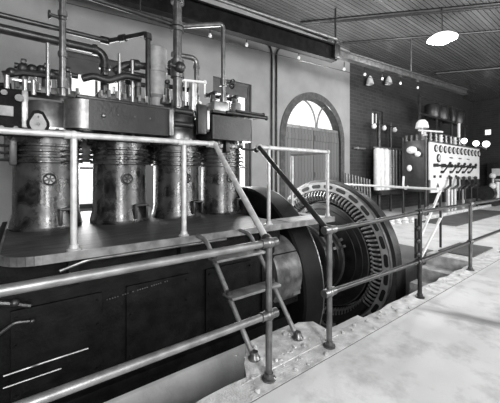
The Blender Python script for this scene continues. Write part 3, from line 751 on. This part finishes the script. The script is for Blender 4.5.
pipe_run('exhaust_pipe', 'lower thicker dark pipe at the top left, bending down behind the second cylinder', [(-1.2, 5.0, 3.43), (1.0, 5.0, 3.43), (1.0, 5.0, 2.55)], .062, 'pipe_dark', .16, fits=[((.86, 5.0, 3.43), (1, 0, 0), .06, .08), ((1.0, 5.0, 3.2), (0, 0, 1), .06, .08)])
pipe_run('bend_pipe', 'short grey pipe looping over beside the thickest vertical pipe', [(1.92, 4.62, 3.50), (2.36, 4.62, 3.53), (2.36, 4.62, 2.55)], .045, 'pipe_mid', .12, fits=[((2.36, 4.62, 3.38), (0, 0, 1), .06, .06)])
b = MB(); b.cyl((1.30, 4.24, 3.82), (1.30, 4.24, CZ), .01, n=8); tag(b.build('hanger_rod', 'pipe_dark'), 'thin rod hanging the dark branch pipe from the ceiling', 'rod')

# ------------------------------------------------------------------ crane runway beam, its rods, and the wiring under it
def lerp(a, b_, t): return tuple(a[i] + (b_[i] - a[i]) * t for i in range(3))
A_, B_ = Vector((.4, 6.15, 5.10)), Vector((15.2, 4.68, 5.10))
bm_t = thing('runway_beam', (A_ + B_) / 2, 'long dark overhead runway beam hanging below the ceiling along the hall', 'beam')
d = (B_ - A_).normalized(); side = Vector((-d.y, d.x, 0)); J = A_ + d * 6.85
def bar_between(b, p, q, w, z0, z1):
    b.prism([(p.x - side.x * w, p.y - side.y * w), (q.x - side.x * w, q.y - side.y * w), (q.x + side.x * w, q.y + side.y * w), (p.x + side.x * w, p.y + side.y * w)], z0, z1)
b = MB(); bar_between(b, A_, J, .035, 4.86, 5.28); bar_between(b, A_, J, .11, 5.26, 5.30); bar_between(b, A_, J, .10, 4.84, 4.88); b.build('girder', 'soot', bm_t)
b = MB(); b.tube([A_ + Vector((0, -.09, .36)), J + Vector((0, -.09, .36))], .04, 10); b.build('rail_head', 'pipe', bm_t)
b = MB(); b.tube([A_ + Vector((0, .1, .62)), J + Vector((-.2, .1, .40))], .06, 10); b.build('conduit', 'pipe_dark', bm_t)
b = MB(); bar_between(b, J, B_, .03, 5.02, 5.20); bar_between(b, J, B_, .09, 5.00, 5.04); bar_between(b, J, B_, .09, 5.18, 5.22); b.build('light_girder', 'pipe_mid', bm_t)
b = MB(); q = J; b.box(q.x - .12, q.x + .14, q.y - .12, q.y + .12, 4.92, 5.32, .02); b.build('splice_clamp', 'darkiron', bm_t)
for (k_, m_) in ((6.9, 'pipe_dark'), (10.75, 'pipe_mid')):
    q = A_ + d * k_
    b = MB(); b.cyl((q.x, q.y, 5.2), (q.x, q.y, CZ), .028, n=10); b.build('suspension_rod', m_, bm_t)
# bare wire below the beam carried on white insulators
W0, W1 = Vector((.5, 6.35, 4.72)), Vector((14.5, 5.0, 4.9))
b = MB(); b.tube([W0 + Vector((0, 0, -.055)), W1 + Vector((0, 0, -.055))], .009, 6); tag(b.build('trolley_wire', 'pipe_dark'), 'dark bare wire strung just below the runway beam', 'wire')
proto = None
wd_ = W1 - W0
words_ = ['leftmost of eight', 'second from the left', 'third from the left', 'fourth from the left', 'fourth from the right', 'third from the right', 'second from the right', 'rightmost of eight']
for i, t in enumerate((.21, .28, .40, .53, .60, .665, .74, .82)):
    p = W0 + wd_ * t
    if proto is None:
        proto = thing('insulator', p, '', 'insulator', 'insulators on the trolley wire')
        b = MB(); b.lathe([(.008, -.045), (.03, -.045), (.03, -.015), (.042, -.01), (.042, .01), (.03, .015), (.03, .045), (.008, .045)], p, 'Z', 14); b.build('porcelain_body', 'porcelain', proto)
        b = MB(); b.cyl(p + Vector((0, 0, .045)), p + Vector((0, 0, .24)), .012, n=6); b.build('pin', 'pipe_dark', proto)
        o = proto
    else: o = dup(proto, p - (W0 + wd_ * .21))
    o['label'] = 'small white insulator on the wire under the beam, ' + words_[i]

# conduits on the window wall, flaring out at the top
for (x, dx, lab) in ((6.12, -.42, 'left of two thin conduits running down the plaster beside the arched door'), (6.31, .42, 'right of two thin conduits running down the plaster beside the arched door')):
    b = MB(); b.tube([(x + dx * 2.2, 6.96, 5.75), (x + dx * .9, 6.96, 5.70), (x, 6.96, 5.45), (x, 6.96, 5.0), (x, 6.96, 0.05)], .03, 10, .2); tag(b.build('wall_conduit', 'pipe_dark'), lab, 'conduit')
# ceiling conduits
def ceil_pipe(p, q, r, lab, m='pipe_dark'):
    b = MB(); b.tube([p, q], r, 8); return tag(b.build('ceiling_conduit', m), lab, 'conduit')
ceil_pipe((7.0, 6.6, CZ - .045), (13.4, -.6, CZ - .045), .045, 'upper dark conduit crossing the ceiling boards above the lamp')
ceil_pipe((7.15, 6.6, CZ - .045), (13.65, -.6, CZ - .045), .04, 'lower of the paired dark conduits crossing the ceiling boards above the lamp')
ceil_pipe((9.3, 6.7, CZ - .04), (14.6, .8, CZ - .04), .04, 'dark conduit crossing the ceiling behind the hanging lamp')
ceil_pipe((15.5, 6.0, CZ - .06), (19.5, 0.5, CZ - .06), .06, 'dark conduit crossing the ceiling at the far end of the hall')
# pendant lamp
lp = thing('pendant_lamp', (9.64, 3.55, 5.3), 'glowing dome-shaped lamp hanging from the boarded ceiling', 'lamp')
b = MB(); b.lathe([(.02, 5.66), (.10, 5.64), (.26, 5.58), (.37, 5.50), (.385, 5.47), (.37, 5.46), (.26, 5.53), (.02, 5.60)], (9.64, 3.55, 0), 'Z', 40); b.build('shade', 'lamp', lp)
b = MB(); b.lathe([(.01, 5.32), (.11, 5.33), (.20, 5.37), (.26, 5.44), (.27, 5.50), (.02, 5.56)], (9.64, 3.55, 0), 'Z', 32); b.build('globe', 'lamp', lp)
b = MB(); b.cyl((9.64, 3.55, 5.62), (9.64, 3.55, CZ), .015, n=8); b.build('stem', 'pipe_dark', lp)

# wall lamps on the dark brick
for (x, z, lab) in ((11.25, 5.40, 'left white bracket lamp high on the dark brick wall'), (12.72, 5.68, 'right white bracket lamp high on the dark brick wall')):
    t = thing('bracket_lamp', (x, 6.9, z - .2), lab, 'lamp')
    b = MB(); b.lathe([(.03, z + .18), (.08, z + .12), (.13, z - .02), (.16, z - .16), (.14, z - .17), (.02, z)], (x, 6.78, 0), 'Z', 20); b.build('shade', 'opal', t)
    b = MB(); b.tube([(x, 7.0, z + .06), (x, 6.88, z + .16), (x, 6.80, z + .16)], .015, 8, .04); b.build('bracket', 'pipe_dark', t)

# ------------------------------------------------------------------ lightning-arrester stand at the brick wall: posts, crossbar, insulators, white vertical tubes
t = thing('cable_stand', (12.2, 6.5, 0), 'iron stand of white vertical tubes against the dark brick wall', 'cable stand')
b = MB(); b.cyl((11.62, 6.6, 0), (11.62, 6.6, 3.78), .07, n=12); b.build('post', 'darkiron', t)
b = MB(); b.cyl((12.55, 6.6, 0), (12.55, 6.6, 3.78), .05, n=12); b.build('post', 'darkiron', t)
b = MB(); b.cyl((11.2, 6.58, 2.66), (15.2, 6.58, 2.70), .04, n=10); b.build('crossbar', 'pipe', t)
b = MB(); b.cyl((11.2, 6.58, 3.60), (13.1, 6.58, 3.64), .035, n=10); b.build('crossbar', 'darkiron', t)
for x in (11.22, 11.98, 12.85):
    b = MB(); b.cyl((x, 6.58, 3.42), (x, 6.58, 3.6), .07, n=12).sph((x, 6.58, 3.5), .10, 12); b.build('insulator', 'porcelain', t)
for i, (x, r) in enumerate(((11.62, .13), (11.92, .12), (12.24, .16), (12.60, .09), (12.86, .06), (13.12, .06), (13.4, .05))):
    b = MB(); b.lathe([(.01, .95), (r, .95), (r, 2.55), (r * .6, 2.62), (.01, 2.62)], (x - .45, 6.42, 0), 'Z', 16); b.build('tube', 'white_pipe' if i < 3 else 'pipe', t)
b = MB(); b.box(11.2, 13.4, 6.25, 6.6, .75, .95, .02); b.build('trough', 'darkiron', t)
# row of slanting bars to the left of it
t = thing('bar_rack', (10.2, 6.6, 0), 'low rack of slanting iron bars by the arched door', 'rack')
b = MB(); b.box(9.25, 11.0, 6.62, 6.68, .9, .98, .005).box(9.25, 11.0, 6.62, 6.68, .1, .18, .005); b.build('frame_rail', 'darkiron', t)
for x in (9.3, 10.95): b = MB(); b.box(x - .03, x + .03, 6.63, 6.69, 0, 1.0, .005); b.build('leg', 'darkiron', t)
for i in range(9):
    x = 9.35 + .19 * i; b = MB(); b.cyl((x + .12, 6.58, .05), (x, 6.58, 1.62 - .03 * i), .035, n=8); b.build('bar', 'pipe', t)
# wall bar left of the stand
b = MB(); b.cyl((10.35, 6.96, 2.62), (11.1, 6.9, 2.62), .045, n=10).sph((10.62, 6.93, 2.62), .07, 10); tag(b.build('wall_bar', 'pipe'), 'short light bar fixed across the brick wall beside the white tubes', 'bar')
# white fittings heaped on the floor at the far pit edge
lab = ['leftmost', 'second from the left', 'middle', 'second from the right', 'rightmost']
for i, (x, y, h) in enumerate(((9.15, 5.0, .20), (9.35, 4.9, .26), (9.6, 4.8, .18), (9.9, 4.72, .22), (10.15, 4.6, .16))):
    b = MB(); b.lathe([(.01, 0), (.10, 0), (.11, .03), (.07, .06), (.10, .10), (.06, h * .75), (.04, h), (.01, h)], (x, y, 0), 'Z', 16)
    tag(b.build('porcelain_fitting', 'porcelain'), 'white porcelain fitting on the floor beyond the generator, ' + lab[i] + ' of five', 'insulator', 'white fittings on the floor')

# ------------------------------------------------------------------ switchboard
SY = 5.0
sb = thing('switchboard', (15.3, SY, 0), 'long white marble switchboard with a row of round gauges', 'switchboard')
b = MB(); b.box(12.42, 18.1, SY, SY + .06, 1.35, 2.82, .01).box(12.55, 15.6, SY, SY + .06, .86, 1.35, .01); b.build('panel', 'marble', sb)
for x in (12.44, 14.3, 16.2, 18.05):
    b = MB(); b.box(x, x + .07, SY + .06, SY + .14, 0, 2.85, .005); b.build('upright', 'white_pipe' if x > 14 and x < 18 else 'darkiron', sb)
gx = [12.95 + (17.95 - 12.95) * (i / 11.) for i in range(12)]
def gauge(x, z, r):
    b = MB(); b.lathe([(.01, -.045), (r * .9, -.045), (r, -.03), (r, 0), (.01, 0)], (x, SY, z), 'Y', 24); gg = b.build('gauge', 'black', sb)
    b = MB(); b.lathe([(.005, -.05), (r * .66, -.05), (r * .66, -.044), (.005, -.044)], (x, SY, z), 'Y', 20); b.build('dial', 'gauge', gg)
    b = MB(); b.obox((x + .02, SY - .055, z + .02), (.015, .008, r * 1.0), (0, .6, 0)); b.build('needle', 'black', gg)
for i, x in enumerate(gx): gauge(x, 2.60, .15)
gauge(13.2, 2.22, .17)
bb = MB().cyl((12.75, SY - .12, 1.93), (17.1, SY - .12, 1.93), .035, n=10).build('bus_bar', 'black', sb)
for x in (12.78, 13.5, 14.2, 14.9, 15.6, 16.4, 17.08): MB().box(x - .05, x + .05, SY - .16, SY, 1.86, 2.0, .01).build('clip', 'black', bb)
for i, x in enumerate((13.5, 14.4, 15.1, 15.8, 16.5)):
    b = MB(); b.box(x - .09, x + .09, SY - .06, SY, 1.62, 1.72, .01).obox((x + .05, SY - .16, 1.82), (.05, .04, .42), (.5, .25, 0)).sph((x + .1, SY - .28, 2.02), .06, 10); b.build('knife_switch', 'black', sb)
for i, x in enumerate((12.8, 13.35, 14.25, 15.0)):
    b = MB(); b.box(x - .06, x + .06, SY - .05, SY, 1.44, 1.54, .01); b.build('small_switch', 'black', sb)
for (x, z) in ((14.5, 2.28), (15.5, 2.28), (16.5, 2.28)):
    b = MB(); b.box(x - .15, x + .15, SY - .02, SY, z - .02, z + .02); b.build('name_plate', 'darkiron', sb)
for i, x in enumerate((13.8, 14.6, 15.3, 16.0, 16.8)):
    b = MB(); b.tube([(x - .2, SY - .1, .95), (x + .05, SY - .2, 1.12), (x + .3, SY - .12, 1.40)], .05, 8).sph((x + .3, SY - .12, 1.42), .08, 8).cyl((x - .2, SY - .1, .45), (x - .2, SY - .1, 1.0), .045, n=8); b.build('oil_switch_lever', 'darkiron' if i % 2 else 'black', sb)
b = MB(); b.box(15.6, 18.1, SY, SY + .1, .9, 1.35, .02); b.build('lower_panel', 'black', sb)
for x in (13.7, 14.05, 14.4): b = MB(); b.cyl((x, SY - .18, 0), (x, SY - .18, .95), .05, n=10); b.build('cable_tube', 'white_pipe', sb)
b = MB(); b.prism([(13.0, 1.06), (13.28, 1.06), (13.14, 1.24)], SY - .012, SY, 'Y'); b.build('emblem', 'dullsteel', sb)
b = MB(); b.box(12.4, 18.15, SY - .02, SY + .08, 2.82, 2.87, .005); b.build('top_moulding', 'dullsteel', sb)
# disconnect gear above the board: pins and framework
bg = thing('bus_framework', (16, 5.7, 0), 'dark framework of bus bars and insulators rising behind the marble switchboard', 'framework')
for x in (13.2, 14.9, 16.6, 18.3):
    b = MB(); b.box(x - .05, x + .05, 5.66, 5.76, 0, 4.9, .01); b.build('upright', 'darkiron', bg)
for z in (3.4, 4.1, 4.8):
    b = MB(); b.cyl((13.1, 5.64, z), (18.4, 5.64, z), .045, n=8); b.build('bus_bar', 'darkiron', bg)
for i in range(9):
    x = 13.4 + .55 * i
    b = MB(); b.cyl((x, 5.6, 2.95), (x, 5.6, 3.36), .075, n=10).cyl((x, 5.6, 3.05), (x, 5.6, 3.08), .12, n=10).cyl((x, 5.6, 3.2), (x, 5.6, 3.23), .12, n=10); b.build('insulator', 'pipe_mid' if i % 3 else 'porcelain', bg)
for i, x in enumerate((14.9, 15.9, 16.9, 17.9)):
    b = MB(); b.lathe([(.01, 4.15), (.30, 4.15), (.32, 4.2), (.32, 4.70), (.28, 4.76), (.01, 4.76)], (x, 5.9, 0), 'Z', 20); b.build('transformer', 'darkiron', bg)
b = MB(); b.cyl((17.2, 5.6, 3.4), (17.2, 5.6, 4.1), .07, n=12); b.build('bushing', 'porcelain', bg)
b = MB(); b.box(13.0, 18.5, 5.5, 5.9, 2.86, 2.95, .01); b.build('shelf', 'darkiron', bg)
# swing panel with lamps at the board's left end
sp = thing('instrument_panel', (12.3, 5.5, 0), 'dark side panel with white globes at the left end of the switchboard', 'panel')
b = MB(); b.box(12.22, 12.30, 5.06, 5.95, .9, 2.9, .01); b.build('panel', 'darkiron', sp)
for y in (5.08, 5.93): MB().cyl((12.26, y, 0), (12.26, y, 3.05), .05, n=10).build('upright', 'darkiron', sp)
MB().sph((12.05, 5.50, 2.52), .19, 16, (.8, 1, .8)).build('globe', 'opal', sp); MB().sph((12.1, 5.30, 2.36), .11, 12).build('globe', 'opal', sp)
b = MB(); b.sph((12.12, 5.62, 1.82), .10, 14, (.6, 1, 1.3)); b.build('dial', 'opal', sp)
b = MB(); b.tube([(12.2, 5.88, 1.5), (12.15, 5.88, 1.1), (12.1, 5.75, .98), (12.12, 5.66, 1.12)], .045, 8, .08); b.build('handle', 'opal', sp)
for y in (5.2, 5.4, 5.6, 5.8): MB().cyl((12.26, y, 2.9), (12.26, y, 3.12), .05, n=8).build('terminal', 'dullsteel', sp)
# dome lamp and globe lamps
def globe_lamp(x, y, z, r, lab, mount):
    t = thing('globe_lamp', (x, y, z - r), lab, 'lamp')
    b = MB(); b.sph((x, y, z), r, 18); b.build('globe', 'bulb', t)
    b = MB(); b.tube([(x, y, z - r * .8), (x, y, z - r - .12), mount], .025, 8); b.build('stem', 'dullsteel', t)
    return t
dl = thing('dome_lamp', (12.35, 5.25, 3.2), 'white dome-shaped lamp shade above the left end of the switchboard', 'lamp')
b = MB(); b.lathe([(.03, 3.70), (.12, 3.68), (.20, 3.58), (.24, 3.38), (.22, 3.36), (.17, 3.5), (.03, 3.6)], (12.35, 5.25, 0), 'Z', 28); b.build('shade', 'opal', dl)
b = MB(); b.cyl((12.2, 5.3, 3.28), (13.6, 5.0, 3.3), .04, n=10).cyl((12.35, 5.25, 3.28), (12.35, 5.25, 3.62), .03, n=8).cyl((12.35, 5.25, 3.28), (12.26, 5.2, 2.95), .03, n=8); b.build('arm', 'white_pipe', dl)
globe_lamp(16.5, 5.15, 3.15, .13, 'lit globe lamp on top of the switchboard, leftmost of three', (16.5, 5.04, 2.85))
globe_lamp(17.95, 5.1, 3.12, .14, 'lit globe lamp on the right corner of the switchboard, middle of three', (17.95, 5.04, 2.85))
globe_lamp(19.7, 5.15, 3.2, .17, 'lit globe lamp on an arm beyond the switchboard, rightmost of three', (18.1, 5.04, 3.0))

# ------------------------------------------------------------------ far floor: trench covers, small machine, lit doorway
b = MB(); b.box(10.4, 16.2, 3.45, 4.5, .0, .02); tag(b.build('trench_cover', 'plate'), 'long dark cover plate on the far floor in front of the switchboard', 'cover')
b = MB(); b.box(6.72, 7.9, 1.95, 2.55, .005, .025); tag(b.build('trench_cover', 'plate'), 'small dark plate on the floor at the head of the pit steps', 'cover')
b = MB(); b.box(11.2, 18.5, 4.62, 4.74, .0, .10, .01); tag(b.build('cable_kerb', 'rough_conc'), 'low light kerb along the foot of the switchboard', 'kerb')
pm = thing('pump_set', (19.5, 5.0, 0), 'small dark pump set with bright fittings on the far floor right of the switchboard', 'pump')
b = MB(); b.box(18.6, 20.6, 4.5, 5.4, 0, .22, .02); b.build('base', 'darkiron', pm)
b = MB(); b.cyl((18.8, 4.95, .62), (19.6, 4.95, .62), .38, n=24); b.build('motor', 'darkiron', pm)
b = MB(); b.cyl((19.8, 4.95, .6), (20.2, 4.95, .6), .34, n=24).cyl((20.0, 4.95, .7), (20.0, 4.95, 1.45), .12, n=14); b.build('pump', 'dullsteel', pm)
b = MB(); b.sph((19.0, 4.7, 1.0), .16, 12).cyl((19.4, 4.6, .3), (19.4, 4.6, 1.2), .09, n=10).sph((20.0, 4.95, 1.5), .16, 12); b.build('fitting', 'porcelain', pm)
cb = thing('meter_cabinet', (23.75, 5.6, 0), 'dark cabinet with bright dial against the far end wall', 'cabinet')
b = MB(); b.box(23.5, 23.98, 4.9, 6.1, 0, 2.3, .02); b.build('body', 'darkiron', cb)
b = MB(); b.box(23.46, 23.5, 5.35, 5.85, 1.5, 1.95, .01); b.build('dial_plate', 'porcelain', cb)
b = MB(); b.box(23.46, 23.5, 5.3, 5.9, 1.2, 1.3, .01); b.build('name_strip', 'porcelain', cb)

# ------------------------------------------------------------------ light: daylight through the windows, the lit lamps
w = bpy.data.worlds.new('World'); SC.world = w; w.use_nodes = True
w.node_tree.nodes['Background'].inputs[0].default_value = (1, 1, 1, 1); w.node_tree.nodes['Background'].inputs[1].default_value = 1.6
def area(name, loc, rot, sx, sy, power):
    l = bpy.data.lights.new(name, 'AREA'); l.shape = 'RECTANGLE'; l.size = sx; l.size_y = sy; l.energy = power
    o = bpy.data.objects.new(name, l); COL.objects.link(o); o.location = loc; o.rotation_euler = rot
    return o
for (a, c), pw in zip(NW, (170, 520, 60, 100, 400, 430, 240, 110)):
    area('window_daylight', ((a + c) / 2, YN + .02, 3.3), (math.radians(90), 0, 0), 1.2, 4.0, pw)
for (a, c, z0, z1, pw) in ((.62, 1.9, .85, 3.6, 90), (4.06, 5.36, .9, 3.8, 260), (7.2, 9.1, 3.3, 4.2, 150)):
    area('window_daylight', ((a + c) / 2, WY - .02, (z0 + z1) / 2), (math.radians(-90), 0, 0), c - a - .2, z1 - z0 - .3, pw)
l = bpy.data.lights.new('pendant_bulb', 'POINT'); l.energy = 260; l.shadow_soft_size = .25
o = bpy.data.objects.new('pendant_bulb', l); COL.objects.link(o); o.location = (9.64, 3.55, 5.1)

# ------------------------------------------------------------------ camera
a = math.atan2(396, 300)
cam = bpy.data.cameras.new('camera'); cam.sensor_width = 36; cam.lens = 300 / 500 * 36; cam.shift_y = -26.5 / 500
cam.clip_start = .05
o = bpy.data.objects.new('camera', cam); COL.objects.link(o)
o.location = (0, 0, 1.55); o.rotation_euler = (PI / 2, 0, math.atan2(math.sin(a), math.cos(a)) - PI / 2)
SC.camera = o
vs_ = SC.view_settings; vs_.view_transform = 'Standard'; vs_.look = 'None'; vs_.exposure = 0; vs_.gamma = 1; vs_.use_curve_mapping = False
SC.cycles.use_denoising = True
SC.cycles.max_bounces = 6; SC.cycles.transparent_max_bounces = 8
